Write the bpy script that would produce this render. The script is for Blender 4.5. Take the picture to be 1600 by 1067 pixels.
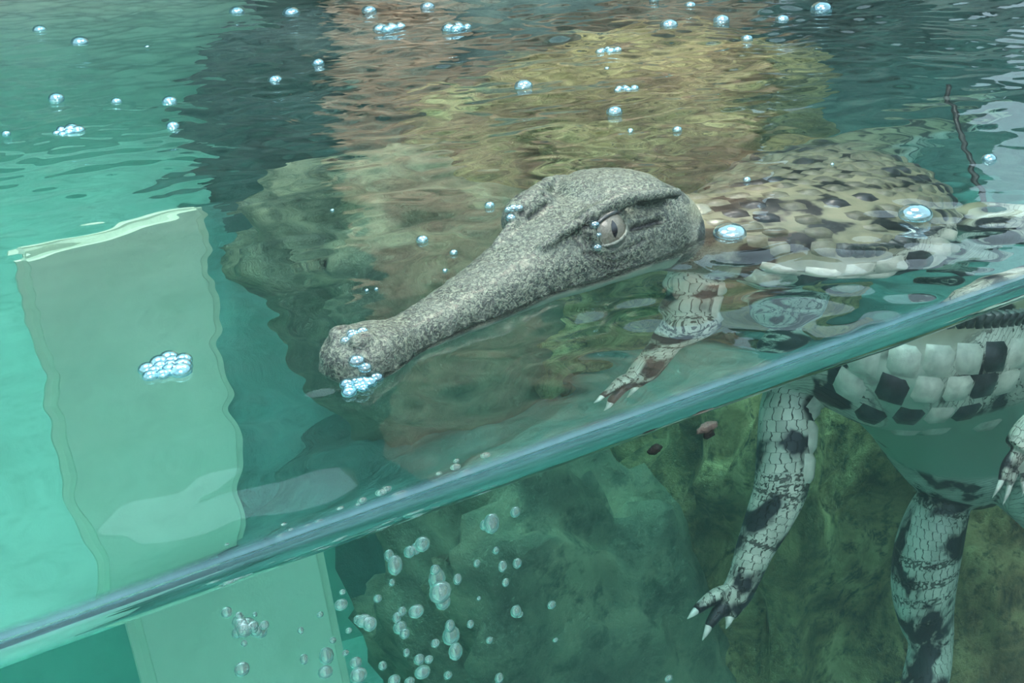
import bpy, bmesh, math, random
import numpy as np
from mathutils import Vector, Matrix, noise as mnoise
from mathutils.bvhtree import BVHTree

random.seed(7)
rng = np.random.default_rng(7)
for o in list(bpy.data.objects):
    bpy.data.objects.remove(o)
S = bpy.context.scene
COL = S.collection

# ------------------------------------------------------------ camera, sky, lights, exposure
# world axes: x along the viewing pane, y into the tank, z up, water level at z = 0
cam = bpy.data.cameras.new('camera')
cam.sensor_width = 36.0
cam.lens = 36.0 * 1715 / 1600
cam.clip_start = 0.01
cam_o = bpy.data.objects.new('camera', cam)
COL.objects.link(cam_o)
fwd, rgt, up = (Vector((.44656863, .78000461, -.43837115)), Vector((.85750809, -.51297451, -.03920485)),
                Vector((.25545319, .35839915, .89793859)))
cam_o.matrix_world = Matrix(((rgt.x, up.x, -fwd.x, .0079), (rgt.y, up.y, -fwd.y, -.2703), (rgt.z, up.z, -fwd.z, .2), (0, 0, 0, 1)))
S.camera = cam_o

world = bpy.data.worlds.new('sky')
S.world = world
world.use_nodes = True
wn, wl = world.node_tree.nodes, world.node_tree.links
bg = wn['Background']
tc = wn.new('ShaderNodeTexCoord'); sx = wn.new('ShaderNodeSeparateXYZ'); rp = wn.new('ShaderNodeValToRGB')
wl.new(tc.outputs['Generated'], sx.inputs[0]); wl.new(sx.outputs['Z'], rp.inputs[0])
e = rp.color_ramp.elements
e[0].position = 0.0; e[0].color = (.03, .04, .045, 1)
e[1].position = .35; e[1].color = (.62, .86, 1.0, 1)
wl.new(rp.outputs[0], bg.inputs['Color'])
bg.inputs['Strength'].default_value = 1.5

sun = bpy.data.lights.new('sun', 'SUN'); sun.energy = 2.2; sun.angle = math.radians(25); sun.color = (1, .97, .9)
sun_o = bpy.data.objects.new('sun', sun); COL.objects.link(sun_o)
sun_o.rotation_euler = (math.radians(38), math.radians(-14), 0)

lamp = bpy.data.lights.new('added_fill', 'AREA'); lamp.shape = 'DISK'; lamp.size = .6; lamp.energy = 8; lamp.color = (.92, 1, .95)  # added fill light, brightens the left of the tank; no fixture modelled
fill_left_o = bpy.data.objects.new('added_fill', lamp); COL.objects.link(fill_left_o); fill_left_o.location = (.02, .55, 1.1)
lamp2 = bpy.data.lights.new('added_fill', 'AREA'); lamp2.shape = 'DISK'; lamp2.size = .5; lamp2.energy = 14; lamp2.color = (1, .93, .74)  # second added fill, warm, to brighten the rocks at the right
fill_right_o = bpy.data.objects.new('added_fill', lamp2); COL.objects.link(fill_right_o); fill_right_o.location = (.85, .50, 1.1)

S.view_settings.view_transform = 'Standard'
S.view_settings.look = 'None'
S.view_settings.gamma = 1
S.view_settings.use_curve_mapping = False
S.view_settings.exposure = 0.45
S.cycles.max_bounces = 14
S.cycles.transmission_bounces = 12
S.cycles.transparent_max_bounces = 16
S.cycles.diffuse_bounces = 4
S.cycles.volume_bounces = 2
S.cycles.use_denoising = True
S.cycles.caustics_refractive = True
S.cycles.caustics_reflective = True
S.cycles.blur_glossy = 0.5
S.cycles.sample_clamp_indirect = 6.0

# ------------------------------------------------------------ helpers
def tag(o, label=None, cat=None, group=None, kind=None):
    if label: o['label'] = label
    if cat: o['category'] = cat
    if group: o['group'] = group
    if kind: o['kind'] = kind
    return o

def empty(name, loc=(0, 0, 0)):
    o = bpy.data.objects.new(name, None); COL.objects.link(o); o.location = loc
    o.empty_display_size = .01
    return o

def link(name, me, mat=None, parent=None):
    o = bpy.data.objects.new(name, me); COL.objects.link(o)
    if mat is not None and not me.materials: me.materials.append(mat)
    if parent is not None:
        o.parent = parent
        o.matrix_parent_inverse = Matrix.Translation(parent.location).inverted()
    return o

def mesh(name, v, f, smooth=True):
    me = bpy.data.meshes.new(name)
    me.from_pydata([tuple(map(float, p)) for p in v], [], [tuple(map(int, q)) for q in f])
    if smooth: me.shade_smooth()
    me.update()
    return me

def grid_mesh(name, P, smooth=True):
    """P: (n, m, 3) array of points"""
    n, m = P.shape[:2]
    me = bpy.data.meshes.new(name)
    me.vertices.add(n * m); me.vertices.foreach_set('co', P.reshape(-1).astype(np.float32))
    i, j = np.meshgrid(np.arange(n - 1), np.arange(m - 1), indexing='ij')
    a = (i * m + j).ravel()
    q = np.stack([a, a + 1, a + m + 1, a + m], 1).astype(np.int32)
    me.loops.add(q.size); me.loops.foreach_set('vertex_index', q.ravel())
    me.polygons.add(len(q)); me.polygons.foreach_set('loop_start', np.arange(0, q.size, 4, dtype=np.int32))
    me.update(calc_edges=True)
    if smooth: me.shade_smooth()
    return me

def tube(pts, rad, k=24, cap=True):
    """lofted tube; rad: list of (side, up, down) or scalar; returns verts, faces"""
    pts = [Vector(p) for p in pts]
    V, F = [], []
    n = len(pts); keep = None; round_ = not hasattr(rad[0], '__len__')
    for i, p in enumerate(pts):
        t = (pts[min(i + 1, n - 1)] - pts[max(i - 1, 0)]).normalized()
        ref = Vector((0, 0, 1)) if abs(t.z) < .93 else Vector((0, 1, 0))
        sd = t.cross(ref).normalized()
        if round_ and keep is not None: sd = (keep - t * keep.dot(t)).normalized()
        keep = sd; upv = sd.cross(t).normalized()
        r = rad[i]
        if not hasattr(r, '__len__'): r = (r, r, r)
        for j in range(k):
            a = 2 * math.pi * j / k
            c, s_ = math.cos(a), math.sin(a)
            V.append(p + sd * (r[0] * c) + upv * ((r[1] if s_ > 0 else r[2]) * s_))
    for i in range(n - 1):
        for j in range(k):
            F.append((i * k + j, i * k + (j + 1) % k, (i + 1) * k + (j + 1) % k, (i + 1) * k + j))
    if cap:
        V.append(pts[0]); V.append(pts[-1])
        for j in range(k):
            F.append((n * k, (j + 1) % k, j)); F.append((n * k + 1, (n - 1) * k + j, (n - 1) * k + (j + 1) % k))
    return V, F

def spline(pts, n):
    """Catmull-Rom resample of rows of numbers"""
    P = np.array(pts, float); m = len(P)
    Q = np.vstack([2 * P[0] - P[1], P, 2 * P[-1] - P[-2]])
    out = []
    for t in np.linspace(0, m - 1, n):
        i = min(int(t), m - 2); u = t - i
        a, b, c, d = Q[i], Q[i + 1], Q[i + 2], Q[i + 3]
        out.append(.5 * (2 * b + (c - a) * u + (2 * a - 5 * b + 4 * c - d) * u * u + (3 * b - a - 3 * c + d) * u ** 3))
    return np.array(out)

def ico(sub=3):
    bm = bmesh.new(); bmesh.ops.create_icosphere(bm, subdivisions=sub, radius=1)
    V = np.array([v.co[:] for v in bm.verts]); F = [[v.index for v in f.verts] for f in bm.faces]
    bm.free(); return V, F

def fbm(p, octv=4, sc=1.0, seed=0):
    return mnoise.fractal(Vector((p[0] * sc + seed, p[1] * sc, p[2] * sc)), 1.0, 2.0, octv)

# ------------------------------------------------------------ node materials
class NT:
    def __init__(self, name):
        self.m = bpy.data.materials.new(name); self.m.use_nodes = True
        self.t = self.m.node_tree; self.n = self.t.nodes; self.n.clear()
        self.out = self.n.new('ShaderNodeOutputMaterial')
    def new(self, typ, **kw):
        nd = self.n.new('ShaderNode' + typ)
        for k, v in kw.items(): setattr(nd, k, v)
        return nd
    def ln(self, a, b): self.t.links.new(a, b)
    def coord(self): return self.new('TexCoord').outputs['Object']
    def noise(self, scale, detail=4, rough=.55, vec=None, dist=0):
        nd = self.new('TexNoise'); nd.inputs['Scale'].default_value = scale; nd.inputs['Detail'].default_value = detail
        nd.inputs['Roughness'].default_value = rough; nd.inputs['Distortion'].default_value = dist
        self.ln(vec if vec is not None else self.coord(), nd.inputs['Vector'])
        return nd.outputs['Fac']
    def voro(self, scale, vec=None, feature='F1', rnd=1.0):
        nd = self.new('TexVoronoi', feature=feature); nd.inputs['Scale'].default_value = scale
        nd.inputs['Randomness'].default_value = rnd
        self.ln(vec if vec is not None else self.coord(), nd.inputs['Vector'])
        return nd.outputs['Distance']
    def ramp(self, fac, stops):
        nd = self.new('ValToRGB'); el = nd.color_ramp.elements
        while len(el) < len(stops): el.new(.5)
        for q, (p, c) in zip(el, stops):
            q.position = p; q.color = (c, c, c, 1) if not hasattr(c, '__len__') else (*c, 1)
        self.ln(fac, nd.inputs[0]); return nd.outputs[0]
    def mix(self, fac, a, b, mode='MIX'):
        nd = self.new('Mix', data_type='RGBA', blend_type=mode)
        for k, v in ((0, fac), (6, a), (7, b)):
            if hasattr(v, 'is_linked'): self.ln(v, nd.inputs[k])
            elif k == 0: nd.inputs[k].default_value = v
            else: nd.inputs[k].default_value = (*v, 1)
        return nd.outputs[2]
    def math(self, op, a, b=0.0):
        nd = self.new('Math', operation=op)
        for k, v in ((0, a), (1, b)):
            if hasattr(v, 'is_linked'): self.ln(v, nd.inputs[k])
            else: nd.inputs[k].default_value = v
        return nd.outputs[0]
    def bump(self, h, dist, strength=1.0, normal=None):
        nd = self.new('Bump'); nd.inputs['Distance'].default_value = dist; nd.inputs['Strength'].default_value = strength
        self.ln(h, nd.inputs['Height'])
        if normal is not None: self.ln(normal, nd.inputs['Normal'])
        return nd.outputs[0]
    def principled(self, color, rough=.6, normal=None, coat=0.0, spec=.5):
        nd = self.new('BsdfPrincipled')
        if hasattr(color, 'is_linked'): self.ln(color, nd.inputs['Base Color'])
        else: nd.inputs['Base Color'].default_value = (*color, 1)
        if hasattr(rough, 'is_linked'): self.ln(rough, nd.inputs['Roughness'])
        else: nd.inputs['Roughness'].default_value = rough
        nd.inputs['Specular IOR Level'].default_value = spec
        if coat:
            nd.inputs['Coat Weight'].default_value = coat; nd.inputs['Coat Roughness'].default_value = .12
        if normal is not None: self.ln(normal, nd.inputs['Normal'])
        self.ln(nd.outputs[0], self.out.inputs[0]); return nd

def m_plain(name, col, rough=.5, var=.25, scale=200, coat=0.0, spec=.5):
    t = NT(name); n = t.noise(scale)
    c = t.mix(t.ramp(n, [(.3, 0.0), (.7, 1.0)]), tuple(x * (1 - var) for x in col), tuple(min(1, x * (1 + var)) for x in col))
    t.principled(c, rough, t.bump(n, .0006), coat, spec); return t.m

def m_rock(name, dark, mid, lite, scale=12, bump=.01):
    t = NT(name)
    n1 = t.noise(scale, 6, .65, dist=.6); n2 = t.noise(scale * 4.5, 5, .7); n3 = t.noise(scale * .35, 3)
    c = t.ramp(n1, [(.33, dark), (.5, mid), (.66, lite)])
    c = t.mix(t.ramp(n2, [(.36, .9), (.50, 0.0)]), c, dark)
    c = t.mix(t.ramp(n3, [(.4, 0.0), (.65, .5)]), c, mid)
    h = t.mix(.5, n1, n2)
    t.principled(c, .8, t.bump(h, bump), spec=.3); return t.m

def m_water():
    t = NT('tank_water')
    g = t.new('BsdfGlass'); g.inputs['IOR'].default_value = 1.33; g.inputs['Roughness'].default_value = 0
    ab = t.new('VolumeAbsorption'); ab.inputs['Color'].default_value = (.20, .90, .84, 1); ab.inputs['Density'].default_value = 1.0
    sc = t.new('VolumeScatter'); sc.inputs['Color'].default_value = (.75, 1, .95, 1); sc.inputs['Density'].default_value = .16; sc.inputs['Anisotropy'].default_value = .3
    ad = t.new('AddShader'); t.ln(ab.outputs[0], ad.inputs[0]); t.ln(sc.outputs[0], ad.inputs[1])
    t.ln(g.outputs[0], t.out.inputs[0]); t.ln(ad.outputs[0], t.out.inputs[1]); return t.m

def m_film(name, base=.04, tint=(1, 1, 1), blend=.9, power=5.0, gloss=(1, 1, 1)):
    """thin clear sheet: lets light through unbent, mirrors a little"""
    t = NT(name)
    lw = t.new('LayerWeight'); lw.inputs['Blend'].default_value = .5
    f = t.math('ADD', t.math('MULTIPLY', t.math('POWER', lw.outputs['Facing'], power), blend), base)
    tr = t.new('BsdfTransparent'); gl = t.new('BsdfGlossy'); gl.inputs['Roughness'].default_value = .02; gl.inputs['Color'].default_value = (*gloss, 1)
    tr.inputs[0].default_value = (*tint, 1)
    mx = t.new('MixShader'); t.ln(f, mx.inputs[0]); t.ln(tr.outputs[0], mx.inputs[1]); t.ln(gl.outputs[0], mx.inputs[2])
    t.ln(mx.outputs[0], t.out.inputs[0]); return t.m

def m_air():
    t = NT('air_in_water')
    g = t.new('BsdfGlass'); g.inputs['IOR'].default_value = .752; g.inputs['Roughness'].default_value = 0
    d = t.new('BsdfDiffuse'); d.inputs[0].default_value = (.85, .95, .95, 1); mx = t.new('MixShader'); mx.inputs[0].default_value = .13
    t.ln(g.outputs[0], mx.inputs[1]); t.ln(d.outputs[0], mx.inputs[2])
    t.ln(mx.outputs[0], t.out.inputs[0]); return t.m

def m_skin():
    t = NT('crocodile_skin')
    at = t.new('Attribute', attribute_name='mask'); sp = t.new('SeparateColor'); t.ln(at.outputs['Color'], sp.inputs[0])
    head, belly, limb = sp.outputs[0], sp.outputs[1], sp.outputs[2]
    sv = t.new('Attribute', attribute_name='scale_map').outputs['Vector']
    co = t.coord()
    # head: fine dark vermiculation on olive grey
    n1 = t.noise(620, 2, .6, co, 1.0); n2 = t.noise(60, 3, .6, co)
    hc = t.ramp(n1, [(.42, (.018, .026, .023)), (.51, (.075, .100, .078)), (.64, (.165, .195, .145))])
    hc = t.mix(t.ramp(n2, [(.35, 0.0), (.7, .45)]), hc, (.10, .12, .10))
    # trunk and limbs: cream with black blotches, scale joints
    bl = t.noise(38, 3, .5, co, .3)
    tr = t.ramp(bl, [(.43, (.02, .025, .035)), (.49, (.50, .52, .44)), (.62, (.70, .70, .60))])
    br = t.new('TexBrick'); br.inputs['Scale'].default_value = 1.0
    br.inputs['Mortar Size'].default_value = .0004; br.inputs['Mortar Smooth'].default_value = .6
    wob = t.new('TexNoise'); wob.inputs['Scale'].default_value = 170; wob.inputs['Detail'].default_value = 1
    sv = t.mix(.0035, sv, wob.outputs['Color'], 'ADD')
    br.inputs['Brick Width'].default_value = .0062; br.inputs['Row Height'].default_value = .0048
    br.inputs['Color1'].default_value = (1, 1, 1, 1); br.inputs['Color2'].default_value = (.75, .75, .75, 1); br.inputs['Mortar'].default_value = (0, 0, 0, 1)
    t.ln(sv, br.inputs['Vector'])
    brf = br.outputs['Color']
    tr = t.mix(t.math('MULTIPLY', limb, .85), tr, t.mix(1.0, tr, brf, 'MULTIPLY'))
    # belly: pale, few marks
    b2 = t.noise(34, 2, .5, co)
    bc = t.ramp(b2, [(.29, (.05, .07, .06)), (.34, (.29, .42, .33))])
    ds = t.new('Attribute', attribute_name='dorsal').outputs['Fac']
    tr = t.mix(ds, tr, t.mix(1.0, tr, (.40, .40, .31), 'MULTIPLY'))
    c = t.mix(belly, tr, bc)
    c = t.mix(head, c, hc)
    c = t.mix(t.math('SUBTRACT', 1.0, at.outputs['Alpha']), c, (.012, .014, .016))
    hb = t.mix(head, t.mix(limb, (.7, .7, .7), brf), n1)
    t.principled(c, .46, t.bump(hb, .0011, .8), .08); return t.m

M = {}
M['water'] = m_water()
M['pane'] = m_film('viewing_pane_glass', .022)
M['film'] = m_film('bubble_film', .25, blend=.7, power=1.6, gloss=(.62, .90, 1.0))
M['air'] = m_air()
M['skin'] = m_skin()
M['claw'] = m_plain('claw_horn', (.62, .62, .56), .4, .2, 300)
M['scute_pale'] = m_plain('scute_cream', (.56, .56, .48), .4, .22, 160, .3)
M['scute_dark'] = m_plain('scute_black', (.035, .04, .045), .35, .4, 160, .3)
M['scute_black'] = m_plain('keeled_scute', (.05, .06, .06), .3, .6, 420, .5)
M['scute_moss'] = m_plain('scute_moss', (.165, .17, .12), .4, .35, 200, .3)
M['scute_olive'] = m_plain('scute_olive', (.12, .125, .09), .45, .35, 220, .2)
M['lid'] = m_plain('eyelid_skin', (.13, .15, .125), .4, .5, 700, .4)
M['lid_dark'] = m_plain('eyelid_rim', (.04, .045, .045), .35, .3, 500, .4)
M['iris'] = m_plain('iris', (.150, .147, .118), .3, .25, 900, .5)
M['pupil'] = m_plain('pupil', (.008, .008, .01), .15, .1, 100, 1.0)
M['rock_olive'] = m_rock('olive_rock', (.06, .08, .06), (.17, .19, .13), (.32, .31, .2), 9, .015)
M['rock_algae'] = m_rock('algae_rock', (.085, .165, .155), (.13, .25, .235), (.2, .33, .30), 7, .015)
M['rock_gold'] = m_rock('mottled_rock', (.035, .04, .025), (.36, .29, .13), (.80, .64, .32), 15, .03)
M['rock_brown'] = m_rock('brown_rock', (.10, .06, .035), (.42, .25, .12), (.60, .40, .20), 20, .012)
M['rock_dark'] = m_rock('dark_rock', (.02, .04, .045), (.06, .105, .105), (.13, .18, .16), 7, .02)
M['rock_bank'] = m_rock('bank_rock', (.24, .17, .11), (.50, .38, .27), (.68, .56, .42), 6, .03)
M['sand'] = m_rock('pale_sand', (.44, .47, .40), (.58, .62, .54), (.68, .71, .62), 8, .004)
M['paint'] = m_rock('pale_tank_paint', (.28, .40, .35), (.36, .48, .42), (.44, .55, .48), 3, .002)
M['block'] = m_rock('pale_block', (.56, .64, .49), (.63, .71, .55), (.69, .75, .60), 6, .003)
M['leaf'] = m_plain('foliage_leaf', (.06, .14, .05), .5, .5, 60)
M['dirt'] = m_plain('dark_debris', (.02, .016, .014), .7, .5, 800)
M['pinkdirt'] = m_plain('pink_debris', (.20, .13, .11), .6, .4, 800)
M['cable'] = m_plain('black_cable', (.012, .015, .016), .5, .3, 400)
t_ = NT('painted_glint'); df = t_.new('BsdfDiffuse'); df.inputs[0].default_value = (.20, .38, .45, 1); tr_ = t_.new('BsdfTransparent'); mx_ = t_.new('MixShader')  # bright glint of the water's lip, painted as a see-through blue strip
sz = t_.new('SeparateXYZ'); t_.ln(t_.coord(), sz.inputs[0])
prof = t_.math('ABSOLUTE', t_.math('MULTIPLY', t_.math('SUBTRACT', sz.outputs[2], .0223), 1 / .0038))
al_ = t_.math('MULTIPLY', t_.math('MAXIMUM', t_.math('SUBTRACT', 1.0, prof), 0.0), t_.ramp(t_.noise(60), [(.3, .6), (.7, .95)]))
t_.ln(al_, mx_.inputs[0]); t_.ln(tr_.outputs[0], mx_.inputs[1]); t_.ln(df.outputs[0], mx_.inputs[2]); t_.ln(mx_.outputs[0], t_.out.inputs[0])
M['glint'] = t_.m
M['hall'] = m_plain('dark_hall', (.05, .06, .065), .9, .2, 4)

# ------------------------------------------------------------ setting: tank shell and water
XL, XR, YB, ZF = -.75, 2.3, 1.35, -.80
YP = -.0235        # inner face of the viewing pane
def box(name, a, b, mat, kind='structure'):
    v = [(x, y, z) for x in (a[0], b[0]) for y in (a[1], b[1]) for z in (a[2], b[2])]
    f = [(0, 1, 3, 2), (4, 6, 7, 5), (0, 4, 5, 1), (2, 3, 7, 6), (0, 2, 6, 4), (1, 5, 7, 3)]
    o = link(name, mesh(name, v, f, False), mat); tag(o, kind=kind); return o

def rough_sheet(name, origin, ax, ay, nx, ny, normal, amp, sc, mat, seed=0, kind='structure'):
    P = np.zeros((nx, ny, 3)); o, a, b, n = map(Vector, (origin, ax, ay, normal))
    for i in range(nx):
        for j in range(ny):
            p = o + a * (i / (nx - 1)) + b * (j / (ny - 1))
            P[i, j] = p + n * (amp * fbm(p, 5, sc, seed))
    ob = link(name, grid_mesh(name, P), mat); tag(ob, kind=kind); return ob

rough_sheet('floor', (XL, 0.02, ZF), (XR - XL, 0, 0), (0, YB - .02, 0), 120, 60, (0, 0, 1), .02, 3, M['sand'])
rough_sheet('wall_back', (XL, YB, ZF - .05), (1.28, 0, 0), (0, 0, .85), 60, 30, (0, -1, 0), .004, 3, M['paint'])
rough_sheet('wall_rear', (.53, YB, ZF - .05), (XR - .53, 0, 0), (0, 0, .87), 80, 40, (0, -1, 0), .06, 3, M['rock_dark'], 4)
rough_sheet('wall_left', (XL, 0, ZF - .05), (0, YB, 0), (0, 0, .85), 40, 30, (1, 0, 0), .004, 3, M['paint'])
rough_sheet('wall_right', (XR, 0, ZF - .05), (0, YB, 0), (0, 0, 1.3), 40, 30, (-1, 0, 0), .03, 3, M['rock_dark'])

pane = box('window_1', (XL, YP - .013, -1.0), (XR, YP - .0008, .55), M['pane'])

v, f = [], []  # strip on the pane that carries the painted waterline highlight
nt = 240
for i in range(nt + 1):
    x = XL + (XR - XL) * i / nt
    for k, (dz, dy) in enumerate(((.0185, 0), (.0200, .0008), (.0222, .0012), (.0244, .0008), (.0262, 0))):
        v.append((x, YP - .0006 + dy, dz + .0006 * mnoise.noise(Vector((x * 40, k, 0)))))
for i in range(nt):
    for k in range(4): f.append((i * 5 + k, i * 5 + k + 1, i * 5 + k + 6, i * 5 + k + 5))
glint = link('waterline_glint', mesh('waterline_glint', v, f), M['glint'], pane)
glint['label'] = 'pale blue painted highlight along the water level'

# water: wavy top with a meniscus climbing the pane, flat sides
xs = np.concatenate([np.linspace(XL - .02, -.1, 90, endpoint=False), np.linspace(-.1, .95, 420, endpoint=False), np.linspace(.95, XR + .02, 120)])
ys = np.concatenate([np.linspace(YP, .03, 50, endpoint=False), np.linspace(.03, .6, 230, endpoint=False), np.linspace(.6, YB + .02, 170)])
X, Y = np.meshgrid(xs, ys, indexing='ij')
Zw = np.zeros_like(X)
wr = np.random.default_rng(11)
far = np.clip((Y - .12 - .14 * np.clip((.3 - X) / .15, 0, 1)) / .45, 0, 1) * 1.7 + .9 * np.exp(-((X - .40) / .14) ** 2 - ((Y - .06) / .06) ** 2)
for k in range(46):
    lam = .016 * (9 ** wr.random()); th = wr.normal(math.radians(62), .75); ph = wr.random() * 6.28
    slope = .016 * (.5 + wr.random())
    A = slope * lam / 6.28
    gain = .22 + 1.0 * far if lam < .05 else .35 + .75 * far
    Zw += A * gain * np.sin(6.28 / lam * (X * math.cos(th) + Y * math.sin(th)) + ph + 1.2 * np.sin(X * 7 + k) * np.cos(Y * 6 + 2 * k))
Zw *= np.clip((Y - YP) / .03, 0, 1)
MEN = .022
Zw += MEN * np.exp(-(Y - YP) / .012)
top = np.stack([X, Y, Zw], -1)
wm = grid_mesh('water', top[:, ::-1, :] if False else top)
nx, ny = X.shape
bm = bmesh.new(); bm.from_mesh(wm); bm.verts.ensure_lookup_table()
# grid quads above are wound (x, y): make the normals point up
bm.normal_update()
bm.faces.ensure_lookup_table()
if bm.faces[len(bm.faces) // 2].normal.z < 0:
    bmesh.ops.reverse_faces(bm, faces=bm.faces[:])
def wall_strip(line, zb, flip):
    tv = [bm.verts.new(p) for p in line]; bv = [bm.verts.new((p[0], p[1], zb)) for p in line]
    for i in range(len(line) - 1):
        q = (tv[i], bv[i], bv[i + 1], tv[i + 1]) if not flip else (tv[i + 1], bv[i + 1], bv[i], tv[i])
        f = bm.faces.new(q); f.smooth = False
ZB = ZF - .03
wall_strip([tuple(p) for p in top[:, 0]], ZB, False)
wall_strip([tuple(p) for p in top[:, -1]], ZB, True)
wall_strip([tuple(p) for p in top[0, :]], ZB, True)
wall_strip([tuple(p) for p in top[-1, :]], ZB, False)
q = [bm.verts.new(p) for p in ((xs[0], YP, ZB), (xs[0], ys[-1], ZB), (xs[-1], ys[-1], ZB), (xs[-1], YP, ZB))]
bm.faces.new(q)
bm.to_mesh(wm); bm.free()
water = link('water', wm, M['water'])
tag(water, 'clear turquoise rippled water filling the tank behind the pane', 'water', kind='stuff')

# ------------------------------------------------------------ rocks
def rock(name, c, r, rot, mat, label, amp=.18, sc=2.2, seed=0, sub=5, sq=.75, group=None):
    V, F = ico(sub)
    R = np.array(Matrix.Rotation(rot[2], 3, 'Z') @ Matrix.Rotation(rot[1], 3, 'Y') @ Matrix.Rotation(rot[0], 3, 'X'))
    W = np.sign(V) * np.abs(V) ** sq
    out = []
    for p, w in zip(V, W):
        d = 1 + amp * fbm(p, 5, sc, seed) + .5 * amp * abs(fbm(p, 3, sc * 2.6, seed + 9))
        out.append(w * d * np.array(r))
    out = np.array(out) @ R.T
    me = mesh(name, out, F)
    o = link(name, me, mat); o.location = c
    tag(o, label, 'rock', group); return o

rock('rock_slab', (.42, .60, -.54), (.13, .10, .33), (.15, -.35, .1), M['rock_olive'], 'smooth olive rock slab leaning under the water line, left of the mottled boulder', .22, 2.0, 3)
rock('boulder', (.68, .66, -.47), (.22, .15, .34), (.1, .1, .2), M['rock_gold'], 'mottled yellow and black boulder behind the hanging forelegs', .3, 2.6, 12)
rock('boulder', (.745, .47, -.50), (.085, .09, .15), (.0, .15, .2), M['rock_brown'], 'rounded orange brown rock at the lower right, below the belly', .2, 2.2, 25)
rock('boulder', (.56, 1.00, -.50), (.20, .14, .40), (0, .1, .3), M['rock_dark'], 'dark blue grey rock standing deep behind the rising bubbles', .3, 2.4, 31)
rock('boulder', (1.0, 1.10, -.42), (.42, .2, .46), (0, 0, .2), M['rock_dark'], 'broad dark rock mass behind the mottled boulder', .3, 2.2, 44)

rock('boulder', (1.75, 1.0, -.42), (.48, .25, .50), (0, 0, .1), M['rock_dark'], 'dark blue grey rock mass at the far right of the tank', .3, 2.2, 52)
rock('rock_ledge', (.62, .32, -.76), (.50, .34, .12), (0, 0, .2), M['rock_algae'], 'low dark rock ledge on the tank floor below the crocodile', .3, 2.6, 61)
rock('rock_ledge', (.36, .80, -.80), (.17, .34, .10), (0, 0, -.15), M['rock_algae'], 'low green rock ledge on the tank floor beside the pale block', .3, 2.6, 71)
rock('rock_ledge', (1.35, .75, -.80), (.62, .45, .14), (0, 0, .1), M['rock_dark'], 'low dark rock ledge on the tank floor at the far right', .3, 2.6, 67)
# pale block standing in the left of the tank
bmb = bmesh.new(); bmesh.ops.create_cube(bmb, size=1)
for v in bmb.verts: v.co = Vector((v.co.x * .135, v.co.y * .022, v.co.z * .60))
bmesh.ops.bevel(bmb, geom=bmb.edges[:], offset=.008, segments=3, affect='EDGES')
bme = bpy.data.meshes.new('pale_block'); bmb.to_mesh(bme); bmb.free()
pb = link('pale_block', bme, M['block']); pb.location = (.130, .515, -.475); pb.rotation_euler = (0, 0, .1)
tag(pb, 'pale greenish beige upright block seen through the water at the left', 'block')

# bank above the water at the far side, mirrored in the ripples
rough_sheet('wall_recess', (1.55, YB - .05, -.03), (XR - 1.55, 0, 0), (0, .1, 1.0), 40, 50, (0, -1, 0), .08, 3, M['rock_dark'], 8)
rough_sheet('wall_far', (.66, YB + .02, -.03), (.99, 0, 0), (0, .25, 1.2), 120, 70, (0, -1, 0), .14, 3.2, M['rock_bank'], 5)
rough_sheet('wall_planted', (XL - .6, YB + .08, -.03), (2.08, 0, 0), (0, .1, 1.0), 60, 40, (0, -1, 0), .1, 4, M['rock_dark'], 6)

# ------------------------------------------------------------ crocodile
S0 = Vector((.1366, .1003, 0)); HU = Vector((.9466, .3224, 0)); HV = Vector((.3224, -.9466, 0))
def hp(s, v, z): return S0 + HU * s + HV * v + Vector((0, 0, z))

HEADSEC = [  # s, half width, top, bottom
    (.000, .004, .006, -.003), (.003, .010, .0095, -.008), (.010, .0150, .0125, -.011), (.018, .0165, .0135, -.012), (.028, .0148, .0125, -.012),
    (.040, .0112, .0095, -.012), (.055, .0124, .0100, -.013), (.075, .0150, .0120, -.015), (.095, .0178, .0150, -.018),
    (.115, .0215, .0185, -.021), (.132, .0255, .0220, -.025), (.150, .0300, .0250, -.029), (.170, .0345, .0275, -.032),
    (.190, .0375, .0290, -.034), (.207, .0385, .0280, -.036), (.220, .0385, .0230, -.038)]
hs = spline(HEADSEC, 70)
V, F = [], []
KH = 40
for s, w, t_, b_ in hs:
    for j in range(KH):
        a = 2 * math.pi * j / KH
        c, sn = math.cos(a), math.sin(a)
        e_ = .72
        cc = math.copysign(abs(c) ** e_, c); ss = math.copysign(abs(sn) ** (e_ if sn > 0 else .9), sn)
        zc = (t_ + b_) / 2
        V.append(hp(s, w * cc, zc + (t_ - zc) * ss))
for i in range(len(hs) - 1):
    for j in range(KH):
        F.append((i * KH + j, (i + 1) * KH + j, (i + 1) * KH + (j + 1) % KH, i * KH + (j + 1) % KH))
F.append(tuple(range(KH))); F.append(tuple(reversed([(len(hs) - 1) * KH + j for j in range(KH)])))
parts = [(V, F)]

TRUNK = [  # x, y, z, side, up, down
    (.318, .160, -.008, .036, .026, .030), (.345, .168, -.018, .040, .026, .034), (.385, .165, -.034, .048, .032, .040), (.435, .155, -.053, .072, .050, .052),
    (.49, .184, -.088, .080, .062, .048), (.55, .236, -.133, .078, .064, .058), (.60, .285, -.180, .064, .054, .070),
    (.68, .345, -.235, .044, .042, .046), (.80, .41, -.31, .034, .036, .034), (.95, .46, -.40, .020, .028, .022), (1.08, .50, -.46, .006, .012, .008)]
ts = spline(TRUNK, 110)
parts.append(tube([r[:3] for r in ts], [tuple(r[3:6]) for r in ts], 40))

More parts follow.
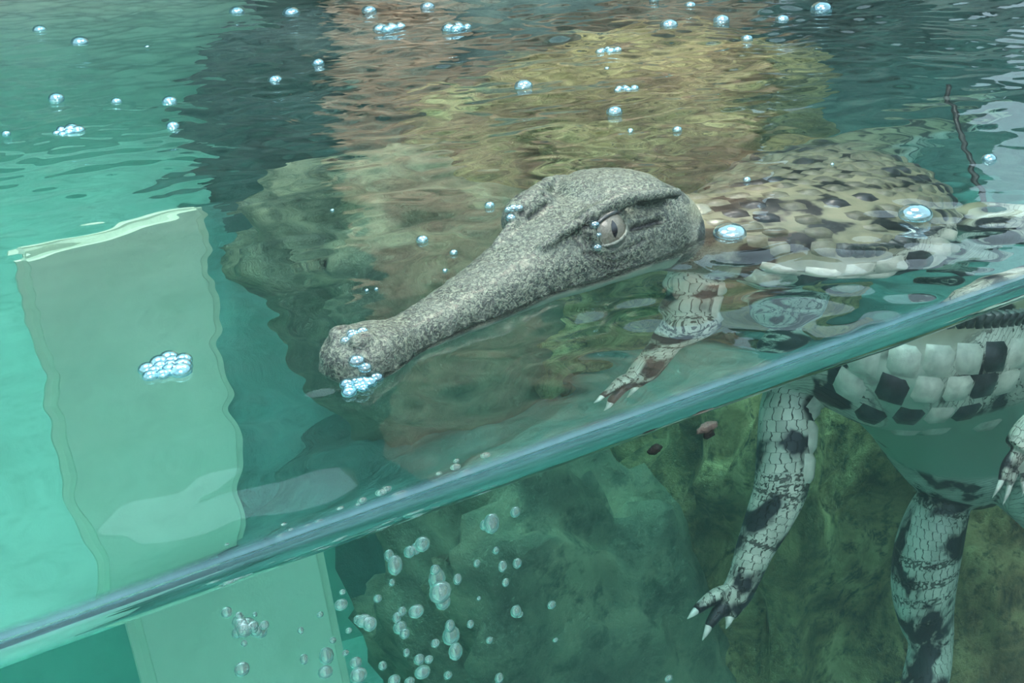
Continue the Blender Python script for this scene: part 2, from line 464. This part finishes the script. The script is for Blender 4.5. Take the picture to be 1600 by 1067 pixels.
LEG_R = [(.410, .172, -.050, .026), (.386, .168, -.062, .0185), (.370, .160, -.078, .0160), (.3645, .154, -.098, .0160), (.3605, .150, -.120, .0160), (.352, .149, -.1367, .0142), (.3431, .148, -.151, .0117), (.3358, .147, -.165, .0098), (.3305, .147, -.174, .0096), (.326, .147, -.180, .0075)]
LEG_L = [(.565, .175, -.135, .026), (.595, .110, -.118, .021), (.575, .055, -.098, .018), (.528, .044, -.090, .016), (.484, .044, -.088, .0150), (.464, .044, -.093, .0140), (.4555, .044, -.100, .0125)]
HIND = [(.595, .285, -.190, .045), (.580, .276, -.200, .030), (.5674, .268, -.2181, .0195), (.5551, .268, -.239, .0235), (.5483, .268, -.2617, .0262), (.5473, .270, -.2919, .0255), (.5518, .272, -.3197, .0220), (.5561, .270, -.3428, .0182), (.549, .264, -.3729, .0200), (.536, .256, -.40, .016)]
def limb(L, n=40):
    q = spline(L, n); parts.append(tube([r[:3] for r in q], [max(r[3], .002) for r in q], 22)); return q
HIND_L = [(.605, .265, -.185, .044), (.618, .215, -.215, .038), (.632, .195, -.240, .033), (.655, .195, -.270, .027), (.672, .215, -.300, .025), (.68, .23, -.335, .020), (.672, .22, -.36, .017)]
LIMBS = [limb(LEG_R), limb(LEG_L), limb(HIND), limb(HIND_L)]
DIGITS = []
def digit(a, b, r0, r1, bend=(0, 0, 0)):
    a, b = Vector(a), Vector(b); m = (a + b) / 2 + Vector(bend)
    q = spline([(*a, r0), (*m, (r0 + r1) * .54), (*b, r1)], 14)
    parts.append(tube([r[:3] for r in q], [r[3] for r in q], 12)); DIGITS.append(q)
digit((.3300, .147, -.173), (.3010, .141, -.1705), .0058, .0030, (0, 0, .0035))
digit((.3290, .146, -.177), (.3085, .140, -.1830), .0058, .0030, (-.001, 0, .0025))
digit((.3300, .146, -.178), (.3225, .141, -.1835), .0058, .0034, (.001, 0, .0005))
digit((.3375, .150, -.170), (.3425, .152, -.1775), .0045, .0016)
digit((.4545, .043, -.100), (.4420, .039, -.1110), .0058, .0026, (-.002, 0, .002))
digit((.4560, .043, -.102), (.4485, .038, -.1160), .0058, .0026, (-.001, 0, 0))
digit((.4585, .044, -.102), (.4600, .039, -.1180), .0058, .0026, (.002, 0, 0))

def blob(c, ax, ay, az, sub=3):
    Vb, Fb = ico(sub)
    parts.append(([Vector(c) + Vector(ax) * p[0] + Vector(ay) * p[1] + Vector(az) * p[2] for p in Vb], Fb))
Z3 = Vector((0, 0, 1))
EYES = {}
for sg in (1, -1):
    ec = hp(.155, .0205 * sg, .0185)
    EYES[sg] = ec
    fd = (HV * sg * .9 + Z3 * .32 - HU * .32).normalized()
    # eye mound, brow ridge, ridge running back over the ear, nostril lip
    fo = 0 if sg > 0 else -.009
    blob(hp(.156 + fo, .0175 * sg, .0185 - fo * .25), HU * .0185, HV * .0105, Z3 * .0125)
    for (s1, v1, z1, s2, v2, z2, r1, r2) in ((.136, .017, .0245, .160, .0225, .0305, .0032, .0042), (.160, .0225, .0305, .178, .029, .0300, .0042, .0036), (.178, .029, .0300, .199, .0345, .0265, .0036, .0030),
                                             (.118, .012, .0185, .137, .0165, .0250, .0022, .0030)):
        if sg < 0: z1 -= .0025; z2 -= .003; v1 -= .001; v2 -= .003
        fo = fo and -.006
        q = spline([(*hp(s1 + fo, v1 * sg, z1), r1), (*hp((s1 + s2) / 2 + fo, (v1 + v2) / 2 * sg, (z1 + z2) / 2 + .0006), (r1 + r2) / 2), (*hp(s2 + fo, v2 * sg, z2), r2)], 10)
        parts.append(tube([r[:3] for r in q], [r[3] for r in q], 14))
    blob(hp(.013, .0062 * sg, .0125), HU * .0062, HV * .0042, Z3 * .0034)
blob(hp(.190, 0, .0245), HU * .026, HV * .030, Z3 * .0085)

bm = bmesh.new()
for Vp, Fp in parts:
    vs = [bm.verts.new(p) for p in Vp]
    for f in Fp:
        try: bm.faces.new([vs[i] for i in f])
        except ValueError: pass
bmesh.ops.recalc_face_normals(bm, faces=bm.faces[:])
src = bpy.data.meshes.new('crocodile_source'); bm.to_mesh(src); bm.free()
so = bpy.data.objects.new('crocodile_source', src); COL.objects.link(so)
rm = so.modifiers.new('r', 'REMESH'); rm.mode = 'VOXEL'; rm.voxel_size = .00115
dg = bpy.context.evaluated_depsgraph_get()
cm = bpy.data.meshes.new_from_object(so.evaluated_get(dg)); cm.name = 'crocodile'
bpy.data.objects.remove(so); bpy.data.meshes.remove(src)
nv = len(cm.vertices)
co = np.empty(nv * 3, np.float32); cm.vertices.foreach_get('co', co); co = co.reshape(-1, 3).astype(np.float64)
ed = np.empty(len(cm.edges) * 2, np.int32); cm.edges.foreach_get('vertices', ed); ed = ed.reshape(-1, 2)
deg = np.bincount(ed.ravel(), minlength=nv).astype(float)[:, None]
def smooth(c, n, w=.5):
    for _ in range(n):
        s_ = np.stack([np.bincount(ed[:, 0], c[ed[:, 1], k], nv) + np.bincount(ed[:, 1], c[ed[:, 0], k], nv) for k in range(3)], 1) / deg
        c = c + w * (s_ - c)
    return c
co = smooth(co, 4)

# nearest skeleton sample of every vertex
SK = []   # pos, kind(0 head 1 trunk 2 limb), s
def add_sk(P, kind, s0=0.0):
    d = np.concatenate([[0], np.cumsum(np.linalg.norm(np.diff(P, axis=0), axis=1))]) + s0
    for p, s_ in zip(P, d): SK.append((*p, kind, s_))
add_sk(np.array([hp(s, 0, (t_ + b_) / 2) for s, w, t_, b_ in hs]), 0)
add_sk(ts[8:, :3], 1, .25)
for L_, k0 in zip(LIMBS, (8, 15, 8, 12)): add_sk(L_[k0:, :3], 2)
for D_ in DIGITS: add_sk(D_[:, :3], 2, .2)
SK = np.array(SK)
near = np.empty(nv, int)
for a in range(0, nv, 20000):
    d2 = ((co[a:a + 20000, None, :] - SK[None, :, :3]) ** 2).sum(2)
    near[a:a + 20000] = d2.argmin(1)
rel = co - SK[near, :3]; kind = SK[near, 3]; sal = SK[near, 4]
rr = np.linalg.norm(rel, axis=1)
# local head coordinates
d0 = co - np.array(S0); h_s = d0 @ np.array(HU); h_v = d0 @ np.array(HV); h_z = co[:, 2]
headm = np.clip((.232 - h_s) / .03, 0, 1) * (kind < 1.5)
cm.vertices.foreach_set('co', co.astype(np.float32).ravel()); cm.update()
nrm = np.empty(nv * 3, np.float32); cm.vertex_normals.foreach_get('vector', nrm); nrm = nrm.reshape(-1, 3).astype(np.float64)

# carved details: mouth line, ear slit, furrows round the eyes, nostril pits, neck rings
disp = np.zeros(nv)
mouth = -.0030 + .0018 * np.sin(h_s * 120) * np.clip(h_s / .05, 0, 1) - .05 * np.clip(h_s - .12, 0, 1)
on_head = headm > .5
disp -= np.where(on_head, .0016 * np.exp(-((h_z - mouth) / .0011) ** 2) * np.clip((np.abs(h_v) - .008) / .004, 0, 1), 0)
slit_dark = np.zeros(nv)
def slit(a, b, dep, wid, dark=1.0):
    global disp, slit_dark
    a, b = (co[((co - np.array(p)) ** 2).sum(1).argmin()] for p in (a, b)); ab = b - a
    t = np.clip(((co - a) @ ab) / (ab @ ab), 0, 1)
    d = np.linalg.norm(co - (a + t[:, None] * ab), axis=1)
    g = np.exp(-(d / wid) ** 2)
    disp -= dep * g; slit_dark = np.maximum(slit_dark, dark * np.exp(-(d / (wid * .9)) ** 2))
for sg in (1, -1):
    slit(hp(.170, .0335 * sg, .0245), hp(.197, .0375 * sg, .0230), .0016, .0014, .6)
    slit(hp(.166, .0335 * sg, .0205), hp(.185, .0368 * sg, .0180), .0030, .0018, 1.0)
    slit(hp(.140, .0210 * sg, .0235), hp(.152, .0245 * sg, .0275), .0012, .0011, .9)
    slit(hp(.136, .0235 * sg, .0130), hp(.150, .0290 * sg, .0085), .0008, .0010, .5)
    slit(hp(.150, .0300 * sg, .0085), hp(.172, .0330 * sg, .0110), .0008, .0010, .5)
    slit(hp(.013, .0060 * sg, .0165), hp(.016, .0072 * sg, .0160), .0018, .0013)
for sg in (1, -1):
    e0 = np.array(EYES[sg]); dl = co - e0
    ds, dz, dv = dl @ np.array(HU), dl[:, 2], (dl @ np.array(HV)) * sg
    dd = np.sqrt(ds ** 2 + dz ** 2 + .3 * (dv - .008) ** 2)
    sector = np.clip((-ds * .9 - dz * .5) / .006, 0, 1) * (dv > -.006) * on_head
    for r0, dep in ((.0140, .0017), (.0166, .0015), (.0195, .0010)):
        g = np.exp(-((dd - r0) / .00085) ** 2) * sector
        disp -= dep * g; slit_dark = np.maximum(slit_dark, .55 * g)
    for s1, v1, z1, s2, v2, z2 in ((.134, -.0115, .0265, .153, -.0125, .0305), (.136, -.0075, .0250, .150, -.0080, .0275)):
        if sg < 0: slit(hp(s1, v1, z1), hp(s2, v2, z2), .0016, .0012, .95)
# orbit hollows for the eyeballs
for sg in (1, -1):
    fd = (HV * sg * .9 + Z3 * .32 - HU * .32).normalized()
    t0 = np.array(EYES[sg] + fd * .0105)
    d = np.linalg.norm((co - t0) * np.array([1, 1, 1.25]), axis=1)
    disp -= .0048 * np.exp(-(d / .0078) ** 4)
# small knobs over the snout and skull
knob = np.array([mnoise.noise(Vector(p) * 240) for p in co[on_head]])
tmp = np.zeros(nv); tmp[on_head] = knob
disp += np.where(on_head, .00045 * tmp * np.clip((h_z + .004) / .01, 0, 1), 0)
# teeth bumps along the lip
disp += np.where(on_head, .0007 * np.sin(h_s * 700) * np.exp(-((h_z - mouth - .002) / .0016) ** 2), 0)
co2 = co + nrm * disp[:, None]
cm.vertices.foreach_set('co', co2.astype(np.float32).ravel()); cm.update()

belly = np.clip((-nrm[:, 2] - .05) / .35, 0, 1) * (kind == 1)
belly = np.maximum(belly, np.where(kind == 0, np.clip((mouth - .001 - h_z) / .003, 0, 1), 0))
headm = headm * (1 - np.where(kind == 0, belly, 0))
def smooth1(a, n):
    d1 = deg[:, 0]
    for _ in range(n):
        a = .4 * a + .6 * (np.bincount(ed[:, 0], a[ed[:, 1]], nv) + np.bincount(ed[:, 1], a[ed[:, 0]], nv)) / d1
    return a
limbm = smooth1((kind == 2) * 1.0, 40); belly = smooth1(belly, 25)
w_ = smooth1(np.where((limbm > .04) & (limbm < .96), 1.0, 0.0), 6)[:, None] * (1 - headm[:, None])
for _ in range(60):
    co2 = co2 + .5 * w_ * (smooth(co2, 1, 1.0) - co2)
cm.vertices.foreach_set('co', co2.astype(np.float32).ravel()); cm.update()
mask = np.stack([headm, belly, limbm, 1 - slit_dark], 1)
at = cm.attributes.new('mask', 'FLOAT_COLOR', 'POINT'); at.data.foreach_set('color', mask.astype(np.float32).ravel())
ang = np.arctan2(rel[:, 2], rel @ np.array([.6, -.8, 0]))
ang = np.where(kind == 2, np.arctan2(rel[:, 1], rel[:, 0]), ang)
smap = np.stack([ang * np.maximum(rr, .008), sal, np.zeros(nv)], 1)
at = cm.attributes.new('scale_map', 'FLOAT_VECTOR', 'POINT'); at.data.foreach_set('vector', smap.astype(np.float32).ravel())
dor = smooth1(np.clip((nrm[:, 2] - .05) / .4, 0, 1) * (kind < 1.5), 12)
at = cm.attributes.new('dorsal', 'FLOAT', 'POINT'); at.data.foreach_set('value', dor.astype(np.float32))
cm.shade_smooth()
cm.materials.clear(); cm.materials.append(M['skin'])
croc = link('crocodile', cm)
tag(croc, 'young crocodile floating with eye and snout above the water, legs hanging below', 'crocodile')

bvh = BVHTree.FromObject(croc, bpy.context.evaluated_depsgraph_get())

# eyes
Vs, Fs = ico(4)
for sg in (1, -1):
    ec = EYES[sg]; fd = (HV * sg * .9 + Z3 * .32 - HU * .32).normalized()
    r = .0108
    sd = fd.cross(Z3).normalized() * (1 if sg > 0 else -1); upv = sd.cross(fd).normalized() * (1 if sg > 0 else -1)
    if upv.z < 0: upv = -upv
    cc = ec - fd * .0012
    eye = link('eye', mesh('eye', [cc + Vector(p) * r for p in Vs], Fs), M['iris'], croc)
    # slit pupil: a lens-shaped patch on the ball
    pv, pf = [], []
    n = 14
    for i in range(n + 1):
        t = -1 + 2 * i / n
        hw = .15 * (1 - t * t)
        for k in range(5):
            dv = (fd - HU * .0 + sd * (hw * (k - 2) / 2) + upv * (t * .42)).normalized()
            pv.append(cc + dv * (r + .00018))
    for i in range(n):
        for k in range(4):
            a = i * 5 + k; pf.append((a, a + 1, a + 6, a + 5))
    link('pupil', mesh('pupil', pv, pf), M['pupil'], eye)
    # lids: two shells hinged at the corners of the eye, each with a fleshy rim
    hinge = (sd * (1 if sd.dot(HU) > 0 else -1) + upv * .30); hinge = (hinge - fd * hinge.dot(fd)).normalized()
    lift = hinge.cross(fd).normalized()
    if lift.z < 0: lift = -lift
    def lid_point(al, be, R_):
        c_ = fd * math.cos(al) + lift * math.sin(al)
        return cc + (c_ * math.cos(be) + hinge * math.sin(be)) * R_
    for nm, a0, a1, mt, mr, rad in (('upper_eyelid', .64, 1.75, M['lid'], M['lid_dark'], .0011), ('lower_eyelid', -.58, -1.75, M['lid'], M['lid'], .0009)):
        lv, lf = [], []
        na, nb = 10, 25
        for ia in range(na + 1):
            for ib in range(nb + 1):
                be = -1.45 + 2.9 * ib / nb
                al = a0 + (a1 - a0) * ia / na
                fold = .00022 * math.cos(ia * 2.1)
                lv.append(lid_point(al, be, r * 1.075 + fold))
        for ia in range(na):
            for ib in range(nb):
                a = ia * (nb + 1) + ib; lf.append((a, a + 1, a + nb + 2, a + nb + 1))
        lid = link(nm, mesh(nm, lv, lf), mt, croc)
        pts = [(*lid_point(a0, -1.4 + 2.8 * q / 24, r * 1.06), rad * (1 - .4 * abs(-1 + q / 12) ** 3)) for q in range(25)]
        tv, tf = tube([p[:3] for p in pts], [p[3] for p in pts], 10)
        link('eyelid_rim', mesh('eyelid_rim', tv, tf), mr, lid)

# claws
def claw(a, b, r):
    a, b = Vector(a), Vector(b); m = (a + b) / 2 + Vector((0, -.001, .0008))
    q = spline([(*a, r * .85), (*m, r * .62), (*b, r * .1)], 9)
    tv, tf = tube([p[:3] for p in q], [p[3] for p in q], 10); link('claw', mesh('claw', tv, tf), M['claw'], croc)
claw((.3025, .1413, -.1704), (.2960, .1400, -.1728), .0028)
claw((.3095, .1403, -.1825), (.3045, .1390, -.1890), .0028)
claw((.3230, .1413, -.1830), (.3200, .1400, -.1885), .0031)
claw((.4425, .0392, -.1104), (.4365, .0380, -.1185), .0025)
claw((.4488, .0383, -.1152), (.4450, .0372, -.1255), .0025)
claw((.4600, .0392, -.1172), (.4600, .0380, -.1260), .0025)

# scutes: raised plates that follow the hide
def plate(center, ax, ay, hx, hy, bulge, mat, keel=0.0, n=5):
    pts = []
    for i in range(n):
        for j in range(n):
            u, v_ = -1 + 2 * i / (n - 1), -1 + 2 * j / (n - 1)
            p = center + ax * (u * hx) + ay * (v_ * hy)
            loc, nn, _, dist = bvh.find_nearest(p)
            if loc is None or dist > .03: return None
            edge = max(abs(u), abs(v_))
            off = bulge * (1 - edge ** 4) - .0008 * (edge > .99) + keel * max(0, 1 - abs(v_) * 2.2) * (1 - u * u * .5)
            pts.append(loc + nn * off)
    f = [(i * n + j, i * n + j + 1, (i + 1) * n + j + 1, (i + 1) * n + j) for i in range(n - 1) for j in range(n - 1)]
    c0, c1 = (pts[1] - pts[0]), (pts[n] - pts[0])
    nn = bvh.find_nearest(center)[1]
    if c1.cross(c0).dot(nn) < 0: pass
    else: f = [q[::-1] for q in f]
    return link('scute', mesh('scute', pts, f), mat, croc)

tsr = spline(TRUNK, 400)
arc = np.concatenate([[0], np.cumsum(np.linalg.norm(np.diff(tsr[:, :3], axis=0), axis=1))])
def trunk_at(s):
    r = np.array([np.interp(s, arc, tsr[:, k]) for k in range(6)])
    r2 = np.array([np.interp(s + .004, arc, tsr[:, k]) for k in range(3)])
    t = Vector(r2 - r[:3]).normalized(); sd = t.cross(Z3).normalized(); upv = sd.cross(t)
    return Vector(r[:3]), t, sd, upv, r[3:]
ns = 0
for row, s in enumerate(np.arange(.055, .42, .0165)):
    p, t, sd, upv, (ra, ru, rd) = trunk_at(s)
    circ = math.pi * (ra + ru) / 2
    step = .0165 / ((ra + ru) / 2)
    k = int(1.75 / step)
    for q in range(-k, k + 1):
        th = math.pi / 2 + (q + .5 * (row % 2)) * step     # 90 deg = spine, 0 = near flank
        if not .42 < th < math.pi + .25: continue
        d = sd * (math.cos(th) * ra) + upv * (math.sin(th) * (ru if math.sin(th) > 0 else rd))
        c = p + d
        hit = bvh.find_nearest(c)
        if hit[0] is None or hit[3] > .015: continue
        tang = (sd * -math.sin(th) * ra + upv * math.cos(th) * ru).normalized()
        spine = abs(th - math.pi / 2) < .9
        nz = mnoise.noise(Vector(c) * 26 + Vector((3, 1, 5)))
        if spine or s < .13: mat = M['scute_dark'] if nz > .25 else M['scute_olive'] if nz > .0 else M['scute_moss']
        else: mat = M['scute_dark'] if nz > .05 else M['scute_moss']
        if ns < 250:
            if plate(c, t, tang, .0076, .0074, .0018, mat, .0022 if spine else 0.0): ns += 1

# big flank plates, laid in slanting columns on the side towards the pane
pattern = ['ppppp', 'ppppp', 'pdddp', 'ppdpp', 'ppppp', 'dddpp', 'ppdpp', 'ppppp']
for ci in range(1, 8):
    for ri in range(5):
        x = .362 + ci * .0195 - ri * .0035; z = -.036 - ci * .0040 - ri * .0160
        hit = bvh.ray_cast(Vector((x - .012, .0, z + .008)), Vector((.12, .96, -.10)).normalized())
        if hit[0] is None or hit[0].y > .16: continue
        tx = Vector((.93, -.1, -.25)); tx = (tx - hit[1] * tx.dot(hit[1])).normalized(); ty = hit[1].cross(tx).normalized()
        sk = (ty - tx * .18).normalized()
        plate(hit[0], tx, sk, .0106, .0098, .0036 - .0004 * ri, M['scute_dark'] if pattern[ci][ri] == 'd' else M['scute_pale'])
# row of small dark keeled scutes along the top of the flank
for k in range(13):
    x = .415 + k * .0062; z = -.026 - k * .0014
    hit = bvh.ray_cast(Vector((x - .012, .0, z + .008)), Vector((.12, .96, -.10)).normalized())
    if hit[0] is None or hit[0].y > .16: continue
    tx = Vector((.93, -.1, -.1)); tx = (tx - hit[1] * tx.dot(hit[1])).normalized(); ty = hit[1].cross(tx).normalized()
    plate(hit[0] + hit[1] * .002, tx, ty, .0036, .0058, .0030, M['scute_black'], .0035)

# ------------------------------------------------------------ bubbles
SX, SF = ico(3)
sph = mesh('bubble', SX, SF); sph.materials.append(M['film'])
SX2, SF2 = ico(2)
airm = mesh('air_bubble', SX2, SF2); airm.materials.append(M['air'])
def one_bubble(x, y, z, r, me=sph, parent=None, flat=.75):
    o = bpy.data.objects.new('bubble', me); COL.objects.link(o)
    o.location = (x, y, z); o.scale = (r, r, r * flat)
    if parent is not None:
        o.parent = parent; o.matrix_parent_inverse = Matrix.Translation(parent.location).inverted()
    return o

SURF = [(0.1871, 1.0473, 0.0094), (0.207, 0.934, 0.0115), (0.3937, 1.0021, 0.0111), (0.4385, 0.9469, 0.0123), (0.5121, 0.8981, 0.0106), (0.5726, 0.8738, 0.0105), (0.1392, 0.6872, 0.0079), (0.1769, 0.6417, 0.0055), (0.2115, 0.6127, 0.0075), (0.1927, 0.5347, 0.0059), (0.0874, 0.5936, 0.004), (0.3047, 0.6285, 0.0079), (0.3597, 0.6699, 0.0072), (0.4543, 0.4733, 0.0092), (0.4629, 0.3629, 0.0073), (0.4676, 0.2976, 0.0042), (0.6983, 0.5997, 0.0112), (0.7857, 0.6747, 0.0081), (0.7529, 0.5858, 0.01), (0.7086, 0.4988, 0.0068), (0.7977, 0.5478, 0.0086), (0.8654, 0.5631, 0.0138), (0.7842, 0.7352, 0.0071), (0.2347, 0.2144, 0.004), (0.2393, 0.1886, 0.0026), (0.2897, 0.2404, 0.0036), (0.2247, 0.1703, 0.0016), (0.1838, 0.1705, 0.0012), (0.1881, 0.1693, 0.0012), (0.4316, 0.1885, 0.0029), (0.4907, 0.18, 0.0015), (0.2147, 0.2869, 0.0015), (0.256, 0.8591, 0.0041), (0.4425, 0.316, 0.0026), (0.5413, 0.4829, 0.0027), (0.5691, 0.1313, 0.0054)]
for x, y, w in SURF:
    o = one_bubble(x, y, .0005, w * .8)
    if y > .8: lab = 'small bright bubble in the row at the far edge of the water'
    elif x > .65: lab = 'small bright bubble on the dark brown water at the upper right'
    elif x < .26 and y > .45: lab = 'small bright bubble on the green rippled water at the upper left'
    elif y < .26 and x < .32: lab = 'tiny bubble on dark water just beyond the crocodile snout'
    elif y < .26: lab = 'small bubble on the water over the crocodile back'
    elif x < .4: lab = 'small bubble between the green water and the brown reflections'
    else: lab = 'small bright bubble on the brown water above the crocodile head'
    tag(o, lab, 'bubble', 'single bubbles: ' + lab.split(' ', 1)[1])
CLUST = [(0.4841, 0.7879, 0.0206, 9, 'wide raft of bright bubbles, farther left of the pair at the top'), (0.5382, 0.7416, 0.0174, 8, 'bright bubble raft with a trail below, right of the widest raft'),
         (0.1257, 0.5713, 0.013, 8, 'dark rimmed bubble cluster on the green water at the upper left'), (0.5836, 0.5426, 0.0126, 6, 'tight bubble cluster on brown water above the crocodile head'),
         (0.5094, 0.415, 0.0108, 6, 'pale bubble cluster just above a lone bubble over the head'), (0.0844, 0.146, 0.0118, 13, 'large bubble cluster on calm turquoise water left of the snout')]
for x, y, w, n, lab in CLUST:
    t = empty('bubble_cluster', (x, y, 0)); tag(t, lab, 'bubbles', 'bubble clusters on the water surface')
    for k in range(n):
        a = k * 2.4; r_ = w * .8 * math.sqrt((k + .3) / n)
        one_bubble(x + r_ * math.cos(a), y + r_ * .9 * math.sin(a), .0005, w * random.uniform(.22, .42), parent=t)
for (x, y, w), lab in (((0.3665, 0.1284, 0.0086), 'large domed bubble beside the crocodile cheek, right of the eye'), ((0.4615, 0.0926, 0.0087), 'large domed bubble over the crocodile shoulder near the pane')):
    tag(one_bubble(x, y, 0, w, flat=.6), lab, 'bubble')
def hide_cluster(loc, n, spread, rs, lab):
    t = empty('bubble_cluster', loc); tag(t, lab, 'bubbles', 'bubble clusters on the crocodile')
    for k in range(n):
        a = k * 2.4; q = spread * math.sqrt((k + .3) / n)
        p = Vector(loc) + HU * (q * math.cos(a)) + HV * (q * .6 * math.sin(a))
        h_ = bvh.ray_cast(p + Vector((0, 0, .06)), Vector((0, 0, -1)))[0]
        z = h_.z if h_ is not None and h_.z > 0 else .0005
        one_bubble(p.x, p.y, z, rs * random.uniform(.7, 1.2), parent=t)
hide_cluster((.1435, .0870, 0), 11, .0085, .0030, 'bright blue bubbles gathered at the waterline of the snout tip')
hide_cluster((.1500, .1035, 0), 5, .0050, .0024, 'small blue bubbles on top of the nostril')
hide_cluster((.2560, .1580, 0), 4, .0050, .0022, 'pale blue bubbles in front of the far brow')
hide_cluster((.2815, .1240, 0), 3, .0030, .0024, 'pair of blue bubbles under the front corner of the eye')
RISE = [(0.1152, 0.0119, -0.0185, 0.0021), (0.1175, 0.0272, -0.022, 0.0014), (0.1273, 0.0185, -0.0178, 0.0022), (0.1257, 0.0302, -0.025, 0.0017), (0.1284, 0.0313, -0.0252, 0.0015), (0.1004, 0.0033, -0.0303, 0.0021), (0.1017, 0.0007, -0.031, 0.0019), (0.1072, 0.0419, -0.0505, 0.0015), (0.0959, 0.013, -0.0263, 0.0018), (0.0966, 0.0117, -0.0211, 0.0009), (0.0956, 0.0498, -0.0647, 0.0022), (0.0894, 0.0235, -0.0557, 0.0021), (0.1219, 0.0418, -0.0604, 0.0021), (0.1188, 0.0238, -0.0535, 0.0015), (0.1187, 0.032, -0.0503, 0.0013), (0.1196, 0.0075, -0.0371, 0.0022), (0.1208, 0.0317, -0.0484, 0.0013), (0.1416, 0.0434, -0.0737, 0.0028), (0.1378, 0.0262, -0.0713, 0.0022), (0.1397, 0.0371, -0.0656, 0.0016), (0.1356, 0.0336, -0.0419, 0.0026), (0.1276, 0.0032, -0.0309, 0.0032), (0.1382, 0.0379, -0.0545, 0.0024), (0.1341, 0.0296, -0.0355, 0.0015), (0.1378, 0.0151, -0.035, 0.0013), (0.0793, 0.0016, -0.0348, 0.0011), (0.1013, 0.0433, -0.0628, 0.001), (0.1005, 0.0236, -0.0626, 0.0025), (0.1028, 0.0359, -0.0642, 0.0018), (0.1156, 0.0439, -0.0461, 0.0013), (0.1194, 0.0357, -0.0374, 0.001), (0.1146, 0.0461, -0.0762, 0.0013), (0.1255, 0.0197, -0.0659, 0.0013), (0.1279, 0.04, -0.0825, 0.0025), (0.1226, 0.0222, -0.0657, 0.0016), (0.1396, 0.0468, -0.0929, 0.0014), (0.1547, 0.0439, -0.0471, 0.0011), (0.1518, 0.0049, -0.0314, 0.0013), (0.1532, 0.0068, -0.0395, 0.0011), (0.1596, 0.0108, -0.0357, 0.0014), (0.1643, 0.0483, -0.047, 0.0011), (0.1617, 0.0218, -0.0621, 0.0017), (0.1664, 0.0313, -0.0697, 0.0012), (0.1508, 0.0151, -0.0847, 0.0014), (0.1443, 0.0254, -0.0616, 0.0011), (0.1175, 0.0193, -0.059, 0.001), (0.153, 0.0175, -0.0192, 0.0024), (0.1544, 0.0293, -0.0248, 0.0016), (0.1666, 0.0292, -0.024, 0.0016), (0.104, 0.0452, -0.0553, 0.001), (0.0855, 0.0341, -0.0417, 0.0009), (0.0951, 0.0464, -0.0451, 0.001), (0.1539, 0.0428, -0.0619, 0.0008), (0.0987, 0.0495, -0.0591, 0.001), (0.1539, 0.0336, -0.0769, 0.0012), (0.1254, 0.0082, -0.0535, 0.0013), (0.1175, 0.043, -0.0825, 0.0019), (0.1245, 0.0482, -0.0893, 0.0017), (0.1854, 0.0452, -0.0794, 0.0015), (0.1801, 0.0285, -0.0866, 0.0009), (0.0721, 0.0357, -0.0299, 0.0007), (0.226, 0.0106, -0.1199, 0.0015)]
for x, y, z, w in RISE:
    o = one_bubble(x, y, z, w * 1.25, airm, flat=random.uniform(.9, 1.5))
    lab = ('large silvery' if w > .0024 else 'small silvery') + ' bubble rising under the water line, ' + ('by the pale block edge' if x < .108 else 'in the thick of the stream' if x < .147 else 'at the thin right fringe of the stream')
    tag(o, lab, 'bubble', 'rising bubbles ' + lab[lab.index('line, ') + 6:] + (' (large)' if w > .0024 else ''))
t = empty('bubble_cluster', (.0625, .004, -.0165)); tag(t, 'cloud of pale bubbles under the water line at the lower left', 'bubbles')
for k in range(16):
    one_bubble(.0625 + random.gauss(0, .0035), .004 + random.gauss(0, .004), -.0165 + random.gauss(0, .004), random.uniform(.0010, .0024), airm, t, 1.1)

# ------------------------------------------------------------ small things
def lump(name, c, r, mat, label, cat, seed):
    Vl, Fl = ico(3)
    o = link(name, mesh(name, [p * np.array(r) * (1 + .35 * fbm(p, 3, 1.6, seed)) for p in Vl], Fl), mat)
    o.location = c; tag(o, label, cat)
lump('debris_speck', (.2340, YP + .019, -.0015), (.0045, .002, .0020), M['pinkdirt'], 'pinkish crumb stuck to the pane at the water line', 'debris', 4)
lump('debris_speck', (.2350, YP + .019, -.0045), (.0026, .0016, .0018), M['dirt'], 'black crumb hanging right under the pinkish crumb', 'debris', 6)
lump('debris_speck', (.2110, YP + .019, -.0025), (.0028, .0016, .0018), M['dirt'], 'lone black crumb at the water line, left of the pinkish crumb', 'debris', 8)
tv, tf = tube(*(lambda q: ([r[:3] for r in q], [r[3] for r in q]))(spline([(.74, .30, -.04, .0022), (.68, .24, -.085, .0022), (.635, .185, -.12, .002), (.61, .15, -.16, .0018)], 24)), 10)
#cable
tag(link('cable', mesh('cable', tv, tf), M['cable']), 'thin dark cable hanging in the water at the right', 'cable')
